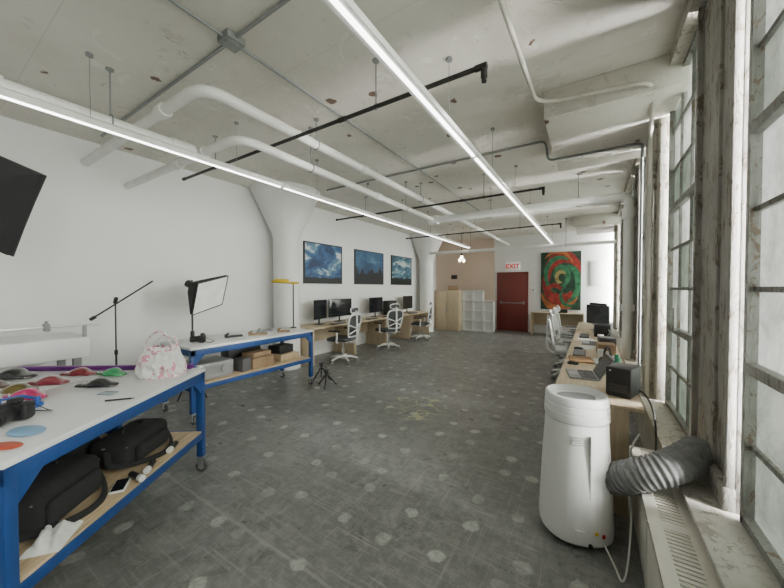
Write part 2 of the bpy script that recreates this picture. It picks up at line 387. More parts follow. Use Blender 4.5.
for y,xe in ((2.12,-4.7),(5.15,-4.7),(8.2,-4.7)):
    pipe('sprinkler_pipe','black iron sprinkler pipe hung across the ceiling',[(xe,y,3.025),(-.62,y,3.025),(-.62,y+.001,2.92)],.017,PIPEB,[(-3.9,y,3.025),(-1.5,y,3.025)],fr=.03,group='black sprinkler pipes',
      coup=[((-1.9,y,3.025),(-1.82,y,3.025)),((-3.0,y,3.025),(-2.92,y,3.025)),((-.68,y,3.025),(-.6,y,3.025)),((-.62,y,3.0),(-.62,y,2.95)),((xe,y,3.025),(xe+.05,y,3.025))])
pipe('conduit','grey conduit fixed along the ceiling',[(-2.27,-2,3.375),(-2.27,8.5,3.375)],.013,GALV,cat='conduit')
pipe('conduit','grey conduit fixed across the ceiling',[(-5,1.36,3.378),(-.3,1.36,3.378)],.013,GALV,cat='conduit')
pipe('conduit','grey conduit crossing the ceiling around a drop panel',[(-4.2,4.35,3.375),(-.5,4.35,3.375),(-.48,4.35,3.12),(.45,4.35,3.12),(.47,4.62,3.05),(.47,4.62,.5)],.014,GALV,cat='conduit',fr=.08)
pipe('conduit','cream painted conduit bending across the ceiling and down the pillar',[(-.55,-1,3.33),(-.45,3.2,3.25),(.40,3.25,3.2),(.46,3.9,3.08),(.46,3.9,.5)],.018,COND,cat='conduit',fr=.15)
jb=MB().b(-.07,.07,-.07,.07,-.05,0,bev=.005).cyl((0,0,-.06),(0,0,-.05),.05,seg=16)
o=jb.obj('junction_box',GALV,loc=(-2.27,1.36,CZ)); o['label']='grey square junction box on the ceiling'; o['category']='electrical box'
o=MB().b(-.06,.0,-.06,.06,0,.24,bev=.006).cyl((-.07,0,.16),(-.06,0,.16),.02,seg=12).obj('junction_box',COND,loc=(.50,4.02,1.3)); o['label']='cream electrical box on the window pillar'; o['category']='electrical box'
# linear lights
def light_row(x,ends,z,lab):
    L=thing('linear_light',lab,'ceiling light',(x,ends[0],z),group='suspended linear lights')
    n=round((ends[1]-ends[0])/2.44); l=(ends[1]-ends[0])/n
    for k in range(n):
        MB().prism([(-.042,k*l+.006,.0),(.042,k*l+.006,.0),(.042,k*l+.006,.04),(.018,k*l+.006,.06),(-.018,k*l+.006,.06),(-.042,k*l+.006,.04)],(0,l-.012,0)).obj('housing',WHITE,L)
        MB().b(-.014,.014,k*l+.03,(k+1)*l-.03,-.008,.001,bev=.003).obj('diffuser',EMIT,L)
        for q in (.25,.75):
            MB().cyl((0,(k+q)*l,.06),(0,(k+q)*l,CZ-z),.0025,seg=6).cyl((0,(k+q)*l,CZ-z-.02),(0,(k+q)*l,CZ-z),.025,seg=12).obj('suspension_cable',GALV,L)
light_row(-3.37,(-2.2,10.0),2.84,'long white suspended linear light, lit, over the workbenches')
light_row(-.99,(-2.2,11.0),2.84,'long white suspended linear light, lit, near the windows')
# pendant bulb
pb=thing('pendant_lamp','small hanging lamp cluster with warm glowing bulbs','ceiling light',(-3.85,10.6,2.5))
MB().cyl((0,0,.2),(0,0,CZ-2.5),.008,seg=8).obj('cord',BLACK,pb)
MB().sph((0,0,.12),(.05,.05,.07)).sph((.07,.02,.0),(.045,.045,.06)).sph((-.06,-.02,.02),(.045,.045,.06)).obj('bulb',BULB,pb)
MB().cyl((0,0,.17),(0,0,.25),.04,.025).obj('socket',BLACK,pb)

# ------------------------------------------------------------------ workbenches
def bench(label,loc,rz,L,W,H=.87,sh=.35,group='blue framed workbenches'):
    t=thing('workbench',label,'workbench',loc,rz,group)
    MB().b(-L/2,L/2,-W/2,W/2,H-.03,H,bev=.004).obj('tabletop',LAM,t)
    m=MB(); q=.025; x=L/2-.03; y=W/2-.03
    for sy in (-1,1):
        m.b(-L/2+.005,L/2-.005,sy*y-q,sy*y+q,H-.10,H-.03,bev=.003)
        m.b(-L/2+.03,L/2-.03,sy*y-q,sy*y+q,sh-.07,sh-.015,bev=.003)
    for sx in (-1,1):
        m.b(sx*x-q,sx*x+q,-y,y,H-.10,H-.03,bev=.003)
        m.b(sx*x-q,sx*x+q,-y,y,sh-.07,sh-.015,bev=.003)
        for sy in (-1,1):
            m.prism([(sx*(x-.02),sy*(y+.02),H-.1),(sx*(x-.13),sy*(y+.02),H-.1),(sx*(x-.02),sy*(y+.02),H-.21)],(0,-sy*.006,0))
    m.obj('frame',BLUE,t)
    for sx in (-1,1):
        for sy in (-1,1):
            MB().b(sx*x-q,sx*x+q,sy*y-q,sy*y+q,.13,H-.03,bev=.003).obj('leg',BLUE,t)
            cx,cy=sx*x+.012,sy*y+.012
            MB().cyl((cx-.014,cy,.045),(cx+.014,cy,.045),.045,seg=24).cyl((cx-.018,cy,.045),(cx+.018,cy,.045),.02,seg=16,mi=1).b(cx-.024,cx-.019,cy-.022,cy+.022,.035,.12,mi=1).b(cx+.019,cx+.024,cy-.022,cy+.022,.035,.12,mi=1).b(cx-.034,cx+.034,cy-.034,cy+.034,.118,.13,mi=1).obj('caster',[TYRE,ALU],t)
    MB().b(-L/2+.06,L/2-.06,-W/2+.01,W/2-.01,sh-.015,sh,bev=.003).obj('shelf',PLY,t)
    return t
C=Vector((-2.78,1.41)); e1=Vector((.58,-.8146)); e2=Vector((-.8146,-.58)); ang=math.atan2(e1.y,e1.x)
def B(s,t,z=.87): 
    p=C+e1*s+e2*t; return (p.x,p.y,z)
bench('white-topped blue steel workbench holding painted samples and bags',B(.735,.37,0),ang,1.47,.74)
bench('white-topped blue steel workbench pushed against its neighbour',B(.735,1.12,0),ang,1.47,.74)
bench('long white-topped blue steel workbench with boxes on its shelf',(-4.14,2.66,0),PI/2,1.83,.76,H=.88,sh=.45)

# objects on near bench
def gloss(name,c): return mat(name,c,.10,.15,var=.1,coat=1)
def sample(label,p,rz,c,nm,sc=1):
    def f(u,v):
        x=(u-.5)*.24; s=max(0,1-abs(2*u-1)**3.2)**.5; a=(v)*PI
        hw=.047*s*(1+.12*math.cos((u-.5)*4*PI)); y=-hw*math.cos(a)
        ht=.020+.024*math.exp(-((u-.56)/.19)**2)
        z=ht*s*math.sin(a)**.62+.004
        return Vector((x,y,z))*sc
    m=MB(); m.grid(f,28,14)
    bmesh.ops.remove_doubles(m.bm,verts=m.bm.verts,dist=.0004)
    m.box((0,0,.004*sc),(.20*sc,.072*sc,.008*sc),bev=.003)
    o=m.obj('paint_sample_shape',gloss(nm,c),loc=p,rot=(0,0,rz),smooth=70); o['label']=label; o['category']='paint sample'; o['group']='car paint sample shapes'
sample('glossy green car-shaped paint sample on the workbench',(-3.18,.90,.871),.3,(.02,.30,.10),'s_green',1.1)
sample('glossy black car-shaped paint sample on the workbench',(-2.90,.74,.871),.6,(.01,.01,.012),'s_black',1.15)
sample('dark red car-shaped paint sample on the workbench',(-3.40,.76,.871),.5,(.18,.01,.02),'s_dred',1.15)
sample('wine coloured car-shaped paint sample on the workbench',(-3.26,.57,.871),.6,(.24,.03,.05),'s_wine',1.15)
sample('olive bronze car-shaped paint sample on the workbench',(-3.18,.41,.871),.55,(.13,.10,.02),'s_olive',1.15)
sample('bright pink car-shaped paint sample on the workbench',(-2.97,.42,.871),.4,(.60,.02,.16),'s_pink',1.15)
sample('large black car-shaped paint sample at the bench back',(-3.72,.46,.871),.5,(.012,.012,.014),'s_black2',1.5)
sample('dark brown car-shaped paint sample at the bench back',(-3.44,.34,.871),.5,(.10,.04,.03),'s_brown',1.1)
sample('magenta car-shaped paint sample near the camera body',(-2.85,.18,.871),.3,(.50,.02,.30),'s_mag',1.1)
o=MB().sph((0,0,.008),(.09,.055,.008),24).obj('blue_dish',mat('light_blue_plastic',(.22,.42,.65),.35),loc=(-2.24,.32,.871),rot=(0,0,.3)); o['label']='flat light blue oval plastic dish';o['category']='dish'
o=MB().b(-.11,.11,-.03,.03,0,.025,bev=.008).cyl((-.1,0,.025),(-.1,0,.05),.015).cyl((.1,0,.025),(.1,0,.06),.012).tube([(-.1,0,.045),(0,.02,.06),(.1,0,.05)],.008).obj('clamp',mat('blue_clamp',(.03,.12,.45),.4),loc=(-2.74,.36,.871),rot=(0,0,.7)); o['label']='blue steel hand clamp lying on the workbench';o['category']='tool'
o=MB().sph((0,0,.008),(.07,.035,.009),24).obj('red_dish',mat('orange_red_plastic',(.50,.08,.04),.35),loc=(-2.10,.24,.871),rot=(0,0,.5)); o['label']='flat orange red oval plastic dish';o['category']='dish'
def camera_prop(label,p,rz):
    t=thing('camera',label,'camera',p,rz)
    MB().box((0,0,.045),(.13,.06,.09),bev=.015).box((0,0,.098),(.05,.045,.03),bev=.01).box((.055,-.01,.05),(.03,.07,.085),bev=.012).obj('body',BLACK,t)
    MB().cyl((0,-.03,.045),(0,-.13,.045),.034,.036,seg=24).cyl((0,-.11,.045),(0,-.12,.045),.039,seg=24).obj('lens',BLACK,t)
    MB().cyl((0,-.131,.045),(0,-.133,.045),.028,seg=24).obj('lens_glass',SCREEN,t)
    MB().tube(smoothpath([(-.065,0,.08),(-.12,.03,.03),(-.13,.09,.006),(-.03,.12,.005),(.09,.09,.006),(.11,.03,.03),(.065,0,.08)]),.006,seg=6,flat=.3).obj('strap',BFAB,t)
camera_prop('black camera with long lens lying on the workbench',(-2.50,.32,.871),.9)
camera_prop('black camera with strap on the long workbench',(-4.05,2.02,.881),-.6)
o=MB().cyl((0,0,.005),(.13,0,.005),.005,seg=10).cyl((.13,0,.005),(.145,0,.005),.003,seg=8).obj('pen',BLACK,loc=(-2.45,.66,.871),rot=(0,0,.9)); o['label']='black pen lying on the white tabletop';o['category']='pen'
o=MB().box((0,0,.004),(.09,.06,.008),bev=.002).obj('sample_card',mat('grey_blue_card',(.3,.35,.42),.6),loc=(-2.62,.72,.871),rot=(0,0,.5)); o['label']='small grey sample card on the white tabletop';o['category']='card'
# purple rail
pr=thing('purple_rail','long purple anodised rail with end stop on the workbench','rail',B(.035,.75,.872),math.atan2(e2.y,e2.x))
MB().b(-.46,.72,-.015,.015,0,.034,bev=.002).b(-.46,.72,-.024,.024,0,.008).obj('bar',PURPLE,pr)
MB().b(-.66,-.46,-.028,.028,0,.036,bev=.006).obj('end_stop',PURPLE,pr)
# plastic bag
def bagmat():
    m,n,b=nt('printed_plastic_bag'); v=mapping(n,(1,1,1))
    f=math_(n,'MULTIPLY',math_(n,'GREATER_THAN',noise(n,v,40,3),.52),math_(n,'GREATER_THAN',noise(n,v,10,1),.50))
    n.links.new(mix(n,f,(.84,.82,.83),(.75,.30,.40)),b.inputs['Base Color']); b.inputs['Roughness'].default_value=.3
    bp=N(n,'ShaderNodeBump'); bp.inputs['Strength'].default_value=.8; bp.inputs['Distance'].default_value=.015
    n.links.new(noise(n,mapping(n,(1,1,.5)),28,3,.5,1.5),bp.inputs['Height']); n.links.new(bp.outputs[0],b.inputs['Normal'])
    return m
BAGM=bagmat()
va_=math.atan2(.536,.844)
pbg=thing('plastic_bag','crumpled white plastic shopping bag with pink floral print','bag',B(.25,.20),1.0)
rs=[];seg=80
prof=[(.155,.085,0),(.170,.095,.02),(.168,.09,.07),(.160,.075,.12),(.145,.055,.16),(.125,.035,.20),(.115,.022,.225),(.112,.014,.24)]
def lerp3(a,b,t): return tuple(a[i]+(b[i]-a[i])*t for i in range(3))
for k in range(len(prof)-1):
    for q in range(4 if k<len(prof)-2 else 5):
        rx,ry,z=lerp3(prof[k],prof[k+1],q/4)
        ring=[]
        for i in range(seg):
            a=2*PI*i/seg; p=Vector((rx*math.cos(a),ry*math.sin(a),z))
            zn=min(1,z/.03)
            nn=abs(mnoise.noise(Vector((p.x*16,p.y*16,p.z*9))))+.5*abs(mnoise.noise(Vector((p.x*38+5,p.y*38,p.z*26))))
            s=1-.38*nn*(.4+.6*zn)
            dip=-.02*max(0,1-abs(math.cos(a))*1.6)*max(0,(z-.15)/.1)
            ring.append(Vector((p.x*(1-.12*nn),p.y*s+.010*math.sin(54*p.z+p.x*20)*zn,p.z+dip)))
        rs.append(ring)
MB().rings(rs).obj('sack',BAGM,pbg,smooth=20)
MB().tube(smoothpath([(-.10,-.008,.21),(-.085,-.02,.28),(-.04,-.03,.335),(.01,-.03,.345),(.05,-.02,.30),(.07,-.008,.21)]),.020,seg=8,flat=.25).obj('handle',BAGM,pbg)
MB().tube(smoothpath([(-.06,.01,.21),(-.03,.02,.27),(.02,.03,.315),(.07,.03,.30),(.10,.02,.25),(.105,.008,.205)]),.020,seg=8,flat=.25).obj('handle',BAGM,pbg)
# cases on lower shelf
def case(label,p,rz,sz,cat='camera bag'):
    t=thing('camera_bag',label,cat,p,rz,'black bags on the bench shelf'); x,y,z=sz
    MB().box((0,0,z/2),(x,y,z),bev=min(sz)*.28,seg=4).box((0,-y/2-.012,z*.42),(x*.7,.05,z*.55),bev=.022,seg=3).box((x*.5,0,z*.4),(.05,y*.7,z*.5),bev=.02,seg=3).obj('body',BFAB,t)
    MB().tube(smoothpath([(-.09,0,z-.01),(-.08,0,z+.03),(0,0,z+.045),(.08,0,z+.03),(.09,0,z-.01)]),.012,seg=8,flat=.6).obj('handle',BLACK,t)
    MB().tube([(-x/2*.9,-y/2*.9,z*.78),(-x/2,y*.1,z*.79),(x/2*.9,-y/2*.9,z*.78)],.004,seg=6).obj('zipper',GREY,t)
    MB().tube(smoothpath([(-x/2,0,z*.7),(-x/2-.04,-y*.3,z*.3),(-x*.2,-y/2-.07,.02),(x*.2,-y/2-.08,.015),(x/2+.04,-y*.3,z*.3),(x/2,0,z*.7)]),.018,seg=8,flat=.25).obj('strap',BFAB,t)
case('black padded camera bag with strap on the plywood shelf',B(.42,.30,.351),ang+PI,(.44,.26,.19))
case('large black camera backpack lying on the plywood shelf',B(1.02,.32,.351),ang+PI+.1,(.46,.30,.22))
case('black camera backpack standing behind a smaller bag',B(.62,.59,.351),ang+PI,(.36,.2,.30))
case('black bag on the neighbouring bench shelf',B(.5,1.1,.351),ang+PI-.1,(.5,.34,.26))
case('black bag on the neighbouring bench shelf',B(1.1,1.1,.351),ang+PI,(.44,.34,.3))
o=MB().box((0,0,.006),(.14,.075,.012),bev=.004,mi=1).box((0,0,.013),(.125,.062,.003),mi=0).obj('phone',[SCREEN,WHITE],loc=B(.80,.09,.351),rot=(0,0,ang+.4)); o['label']='white phone lying at the shelf edge'; o['category']='phone'
for (s,t,r) in ((.56,.06,.3),(.70,.1,1.1),(.30,.07,.2)):
    o=MB().cyl((0,0,.02),(.09,0,.02),.018,seg=16,mi=0).cyl((.09,0,.02),(.12,0,.02),.02,seg=16,mi=1).obj('spray_bottle',[BLACK,WHITE],loc=B(s,t,.351),rot=(0,0,ang+r)); o['label']='small black and white bottle lying on the shelf'; o['category']='bottle'
cl=MB(); random.seed(5)
def cf(u,v):
    x=(u-.5)*.2;y=(v-.5)*.14; e=max(abs(u-.5),abs(v-.5))*2
    nn=mnoise.noise(Vector((u*5,v*5,0)))
    return Vector((x,y,(.04+.03*abs(nn)+.015*math.cos(13*v-6*u))*(1-e**3)+.003))
o=cl.grid(cf,30,24).obj('cloth',PAPER,loc=B(1.2,.085,.351),rot=(0,0,ang+.3)); o['label']='crumpled white cloth on the plywood shelf'; o['category']='cloth'

# items on long bench
def carton(label,p,rz,sz,m=CARD,name='cardboard_box'):
    x,y,z=sz
    mb=MB().b(-x/2,x/2,-y/2,y/2,0,z,bev=.004)
    mb.b(-x/2-.001,x/2+.001,-.025,.025,z*.7,z+.001)
    o=mb.obj(name,m,loc=p,rot=(0,0,rz)); o['label']=label; o['category']='box'
carton('brown cardboard carton on the lower bench shelf',(-3.98,2.72,.451),.05,(.28,.34,.14))
carton('brown wooden box on the lower bench shelf',(-4.05,3.22,.451),0,(.34,.34,.10),PLY,'wooden_box')
carton('thin brown box stacked on a carton',(-4.02,2.74,.593),.1,(.24,.30,.06))
carton('dark case stacked on the wooden box',(-4.08,3.20,.552),.1,(.24,.28,.12),BLACK,'storage_box')
carton('dark storage box at the back of the lower shelf',(-4.36,2.72,.451),0,(.2,.5,.28),BLACK,'storage_box')
carton('small dark grey case between the boxes',(-3.92,2.46,.451),.2,(.16,.14,.17),TYRE,'storage_box')
o=MB().b(-.2,.2,-.22,.22,0,.20,bev=.02).b(.2,.206,-.17,.17,.03,.17).cyl((.2,.1,.11),(.23,.1,.11),.05,seg=24).obj('projector',mat('silver_plastic',(.32,.32,.33),.4,.3),loc=(-4.05,2.08,.451)); o['label']='silver boxy machine with round dial on the bench shelf'; o['category']='machine'
def toolbar(nm,lab,p,rz,l,m): 
    o=MB().b(-l/2,l/2,-.03,.03,0,.03,bev=.008).cyl((-l/2,0,.03),(-l/2+.05,0,.06),.015).obj(nm,m,loc=p,rot=(0,0,rz)); o['label']=lab; o['category']='tool'
toolbar('hand_tool','black hand tool on the long workbench',(-4.1,2.45,.881),1.3,.22,BLACK)
toolbar('hand_tool','brown wooden hand tool on the long workbench',(-4.0,2.75,.881),1.0,.25,CARD)
toolbar('hand_tool','grey metal tool on the long workbench',(-4.2,3.0,.881),1.8,.3,GREY)
toolbar('hand_tool','brown tool near the bench end',(-3.95,3.15,.881),.8,.18,CARD)
for i,(x,y,r) in enumerate(((-4.3,2.2,.3),(-3.95,2.4,.9),(-4.05,3.35,.2))):
    o=MB().box((0,0,.002),(.21,.29,.003)).obj('paper_sheet',PAPER,loc=(x,y,.881),rot=(0,0,r)); o['label']='white paper sheet on the long workbench'; o['category']='paper'; o['group']='paper sheets'

# flatbed cutter
cu=thing('flatbed_cutter','large white flatbed cutter with a thin metal guide rail','machine',(-4.62,.40,0))
MB().b(-.35,.35,-1.1,.64,.86,1.06,bev=.01).obj('body',LAM,cu)
MB().b(.30,.33,-1.12,.72,1.17,1.19,bev=.003).obj('guide_rail',ALU,cu)
MB().b(.28,.36,.33,.37,1.145,1.215,bev=.006).cyl((.32,.35,1.215),(.32,.35,1.24),.012).obj('carriage',GREY,cu)
for y in (-1.08,.60): MB().b(.30,.33,y,y+.025,1.05,1.175).obj('end_bracket',GREY,cu)
for x in (-.28,.28):
    for y in (-1.0,.56): MB().b(x-.03,x+.03,y-.03,y+.03,0,.87,bev=.004).obj('leg',GREY,cu)

# light stands
def stand_parts(t,h,m=BLACK,r=.012,spread=.38,lz=.45,base=(0,0)):
    bx,by=base
    MB().cyl((bx,by,.12),(bx,by,h*.55),r*1.3).cyl((bx,by,h*.5),(bx,by,h),r).cyl((bx,by,h*.53),(bx,by,h*.57),r*2.2).obj('pole',m,t)
    for k in range(3):
        a=k*2*PI/3+.5
        MB().cyl((bx,by,lz),(bx+spread*math.cos(a),by+spread*math.sin(a),.01),.009).cyl((bx,by,.15),(bx+spread*.5*math.cos(a),by+spread*.5*math.sin(a),lz/2),.006).obj('leg',m,t)
def softbox_head(t,Mx,w,h,dp):
    def T(p): return Mx@Vector(p)
    F=[(-w/2,0,-h/2),(w/2,0,-h/2),(w/2,0,h/2),(-w/2,0,h/2)]
    G=[(x*1.0,-.03,z) for x,_,z in F]; K=[(x*.32,-dp,z*.32) for x,_,z in F]
    MB().rings([[T(p) for p in F],[T(p) for p in G],[T(p) for p in K]]).obj('shell',BFAB,t,smooth=20)
    q=.96
    MB().rings([[T((x*q,.006,z*q)) for x,_,z in F],[T((x*q*.9,-.01,z*q*.9)) for x,_,z in F]],cap=True).obj('diffuser',DIFF,t)
    MB().tube([T((x,.004,z)) for x,_,z in F],.009,seg=6,closed=True).obj('rim',BLACK,t)
    MB().cyl(T((0,-dp,0)),T((0,-dp-.10,0)),.05,seg=20).obj('lamp_head',BLACK,t)
t=thing('softbox_light','rectangular softbox with white diffuser on a black stand','studio light',(-4.72,2.22,0),group='studio softboxes')
Mx=Matrix.Translation((.37,.06,1.46))@Euler((0,0,math.radians(-66))).to_matrix().to_4x4()@Euler((math.radians(-24),0,0)).to_matrix().to_4x4()@Euler((0,math.radians(14),0)).to_matrix().to_4x4()
softbox_head(t,Mx,.52,.46,.28); stand_parts(t,1.66,spread=.2)
MB().cyl(Mx@Vector((0,-.36,0)),(0,0,1.62),.014).obj('bracket',BLACK,t)
t=thing('softbox_light','large black softbox seen from behind on a boom','studio light',(-4.0,-.25,0),group='studio softboxes')
Xl=Vector((.776,.493,-.40)).normalized(); Yl=Vector((-.536,.844,0)); Zl=Xl.cross(Yl).normalized(); Yl=Zl.cross(Xl)
R3=Matrix((Xl,Yl,Zl)).transposed().to_4x4()
cpos=Vector((-3.62,.305,2.21))-Vector((-4.0,-.25,0))
softbox_head(t,Matrix.Translation(cpos)@R3,.8,.6,.22)
stand_parts(t,2.3,spread=.2)
MB().cyl((0,0,2.28),cpos+R3.to_3x3()@Vector((0,-.31,0)),.014).obj('bracket',BLACK,t)
# boom stand
t=thing('boom_stand','thin black boom arm on a tripod stand','stand',(-4.86,1.42,0))
stand_parts(t,1.40,r=.008,spread=.2)
MB().cyl((-.10,-.2,1.18),(.50,.20,1.63),.009).cyl((-.10,-.2,1.18),(-.06,-.17,1.21),.02).cyl((-.01,0,1.37),(.03,0,1.43),.02).obj('boom',BLACK,t)
# yellow lamp on the bench
t=thing('task_lamp','yellow flat work lamp on a thin post at the bench end','lamp',(-4.32,3.50,.881),va_)
MB().cyl((0.12,0,.0),(0.12,0,.015),.05,seg=24).cyl((0.12,0,.01),(0.12,0,.74),.010).obj('pole',BLACK,t)
MB().box((-.01,0,.765),(.44,.11,.03),rot=(0,.05,0),bev=.012,seg=3).box((0.12,0,.745),(.05,.05,.04),bev=.01).box((-.06,-.03,.80),(.24,.07,.035),rot=(.2,.05,0),bev=.012).obj('lamp_head',YEL,t)
MB().box((-.01,0,.748),(.40,.09,.006),rot=(0,.05,0)).obj('lens',BLACK,t)
# small tripod on the floor
def tripod(lab,p,h,rz):
    t=thing('tripod',lab,'tripod',p,rz)
    for k in range(3):
        a=k*2*PI/3; MB().cyl((.02*math.cos(a),.02*math.sin(a),h*.8),(.16*math.cos(a),.16*math.sin(a),.008),.013,.009).sph((.16*math.cos(a),.16*math.sin(a),.01),.013,8).obj('leg',BLACK,t)
    MB().cyl((0,0,h*.72),(0,0,h),.016).sph((0,0,h),.03).box((0,0,h+.035),(.06,.06,.02),bev=.004).cyl((0,0,h),(.08,.05,h-.05),.007).obj('head',BLACK,t)
tripod('small black tabletop tripod standing on the floor',(-3.86,3.85,0),.24,.3)
tripod('small black tripod on the floor by the bench',(-3.52,3.62,0),.22,1.1)

# ------------------------------------------------------------------ office desks and chairs
for k in range(4):
    t=thing('office_desk','light birch desk with panel legs along the wall','desk',(-4.62,4.42+k*1.32,0),0,'birch desks by the wall')
    L=1.3
    MB().b(-.74,0,0,L,.722,.75,bev=.003).obj('desktop',BIRCH,t)
    for y in (0,L-.025): MB().b(-.70,-.03,y,y+.025,0,.722,bev=.002).obj('side_panel',BIRCH,t)
    MB().b(-.66,-.642,.025,L-.025,.35,.722).obj('back_panel',BIRCH,t)
for k in range(4):
    t=thing('office_desk','light birch desk with panel legs under the windows','desk',(-.25,2.62+k*1.49,0),0,'birch desks by the windows')
    L=1.47
    MB().b(0,.55,0,L,.722,.75,bev=.003).obj('desktop',BIRCH,t)
    for y in (0,L-.025): MB().b(.03,.47,y,y+.025,0,.722,bev=.002).obj('side_panel',BIRCH,t)
    MB().b(.40,.418,.025,L-.025,.35,.722).obj('back_panel',BIRCH,t)
# far desk
t=thing('office_desk','light birch desk below the large painting','desk',(-1.7,11.2,0),0)
MB().b(0,1.5,0,.62,.722,.75,bev=.003).obj('desktop',BIRCH,t)
for x in (0,1.475): MB().b(x,x+.025,.03,.6,0,.722).obj('side_panel',BIRCH,t)
MB().b(.025,1.475,.52,.54,.3,.722).obj('back_panel',BIRCH,t)

def make_chair(loc,rz,MESH,label,grp,ALTP):
    ch=thing('office_chair',label,'chair',loc,rz,grp)
    m=MB()
    for k in range(5):
        a=k*2*PI/5+PI/2
        m.tube([(0,0,.11),(.15*math.cos(a),.15*math.sin(a),.115),(.30*math.cos(a),.30*math.sin(a),.075)],[.03,.024,.016],seg=10)
    m.cyl((0,0,.07),(0,0,.15),.045,.035,seg=20); m.obj('base',WHITE,ch)
    for k in range(5):
        a=k*2*PI/5+PI/2; x,y=.30*math.cos(a),.30*math.sin(a); w=Vector((-math.sin(a),math.cos(a),0))
        p=Vector((x,y,.03)); MB().cyl(p+w*.008,p+w*.028,.03,seg=16).cyl(p-w*.008,p-w*.028,.03,seg=16).cyl((x,y,.03),(x,y,.075),.009).obj('caster',GREY,ch)
    MB().cyl((0,0,.14),(0,0,.30),.027).cyl((0,0,.28),(0,0,.42),.016).obj('gas_lift',CHROME,ch)
    MB().box((0,-.02,.435),(.2,.26,.04),bev=.012).cyl((.09,0,.43),(.2,.02,.43),.007).obj('tilt_mechanism',ALTP,ch)
    MB().box((0,.02,.485),(.50,.48,.075),bev=.034,seg=4).obj('seat',MESH,ch)
    MB().box((0,.02,.452),(.46,.45,.02),bev=.008).obj('seat_shell',WHITE,ch)
    def yb(z): return -.24-.05*math.sin((z-.55)*4)-.10*max(0,z-.75)
    fr=[]
    for (x,z) in ((-.17,.56),(-.21,.68),(-.235,.82),(-.225,.94),(-.15,.995),(0,1.0),(.15,.995),(.225,.94),(.235,.82),(.21,.68),(.17,.56),(0,.545)):
        fr.append((x,yb(z)+.24*x*x,z))
    MB().tube(smoothpath(fr+[fr[0]],4)[:-1],.018,seg=8,closed=True).obj('backrest_frame',WHITE,ch)
    def bf(u,v):
        z=.56+.43*v; hw=.17+.06*math.sin(min(1,v*1.25)*PI/2) - (.05*max(0,v-.8)/.2); x=(u*2-1)*hw
        return Vector((x,yb(z)+.24*x*x,z))
    MB().grid(bf,12,12).obj('backrest_mesh',MESH,ch)
    MB().tube(smoothpath([(0,-.08,.43),(0,-.26,.43),(0,-.335,.55),(0,-.33,.75),(0,-.33,.98),(0,-.32,1.08)]),.025,seg=8,flat=.8).tube([(-.2,-.27,.8),(0,-.335,.72),(.2,-.27,.8)],.014,seg=8).tube([(-.17,-.27,.62),(0,-.335,.70),(.17,-.27,.62)],.014,seg=8).obj('spine',WHITE,ch)
    MB().box((0,-.265,.66),(.28,.03,.10),bev=.014,seg=3).obj('lumbar_support',ALTP,ch)
    MB().tube(smoothpath([(-.13,-.27,1.06),(-.14,-.28,1.13),(0,-.30,1.16),(.14,-.28,1.13),(.13,-.27,1.06),(0,-.30,1.03),(-.13,-.27,1.06)],4)[:-1],.014,seg=8,closed=True).obj('headrest_frame',WHITE,ch)
    MB().box((0,-.285,1.095),(.25,.018,.09),bev=.008).obj('headrest_pad',MESH,ch)
    for sx in (-1,1):
        MB().tube(smoothpath([(sx*.18,0,.44),(sx*.28,-.02,.45),(sx*.30,-.04,.55),(sx*.295,-.03,.66)]),.020,seg=8).obj('armrest_post',WHITE,ch)
        MB().box((sx*.295,.02,.675),(.085,.25,.03),bev=.013,seg=3).obj('armrest_pad',ALTP,ch)
    return ch
ch=make_chair((-4.40,5.02,0),PI/2+.15,DGREY,'white framed office chair with dark mesh back and headrest','white mesh office chairs',BLACK)
dup(ch,(-4.36,6.70,0),PI/2-.35)
dup(ch,(-4.32,8.45,0),PI/2+.25)
LG=mat('light_grey_mesh',(.6,.6,.6),.8,bump=.4,bscale=200)
c2=make_chair((-.32,6.15,0),-PI/2+.1,LG,'white office chair with pale mesh pushed under the desk','pale office chairs by the windows',GREY)
dup(c2,(-.33,7.0,0),-PI/2-.1)
dup(c2,(-.35,7.9,0),-PI/2+.2)

def monitor(label,loc,rz,w=.6,h=.36,group='black monitors'):
    t=thing('monitor',label,'monitor',loc,rz,group)
    MB().b(-w/2,w/2,-.03,0,.12,.12+h,bev=.006).box((0,-.04,.12+h/2),(w*.5,.04,h*.5),bev=.015).obj('casing',BLACK,t)
    MB().b(-w/2+.012,w/2-.012,-.001,.002,.135,.108+h).obj('screen',SCREEN,t)
    MB().cyl((0,-.05,.01),(0,-.05,.2),.018).box((0,-.04,.006),(.24,.18,.012),bev=.004).obj('stand',BLACK,t)
def keyboard(loc,rz,label='dark slim keyboard on the desk',m=BLACK):
    t=thing('keyboard',label,'keyboard',loc,rz,'keyboards')
    MB().b(-.21,.21,-.065,.065,0,.016,bev=.005).obj('case',m,t)
    k=MB()
    for i in range(14):
        for j in range(4): k.b(-.198+i*.0285,-.173+i*.0285,-.055+j*.028,-.031+j*.028,.015,.022)
    k.obj('keys',GREY,t,kind='stuff')
monitor('black monitor turned sideways on the wall desk',(-5.0,4.98,.75),-PI/2+.25,.5,.42)
for y,w in ((5.72,.82),(7.2,.66),(9.0,.66)):
    monitor('black monitor standing on the wall desk',(-5.08,y,.75),-PI/2+random.uniform(-.1,.1),w,.42)
for y in (5.3,6.6,7.4,8.8): keyboard((-4.80,y,.75),PI/2)
o=MB().b(-.1,.1,-.22,.22,0,.42,bev=.01).b(.1,.104,-.18,.18,.05,.37).obj('computer_tower',BLACK,loc=(-5.12,7.95,.751),rot=(0,0,0)); o['label']='black computer tower on the wall desk';o['category']='computer'
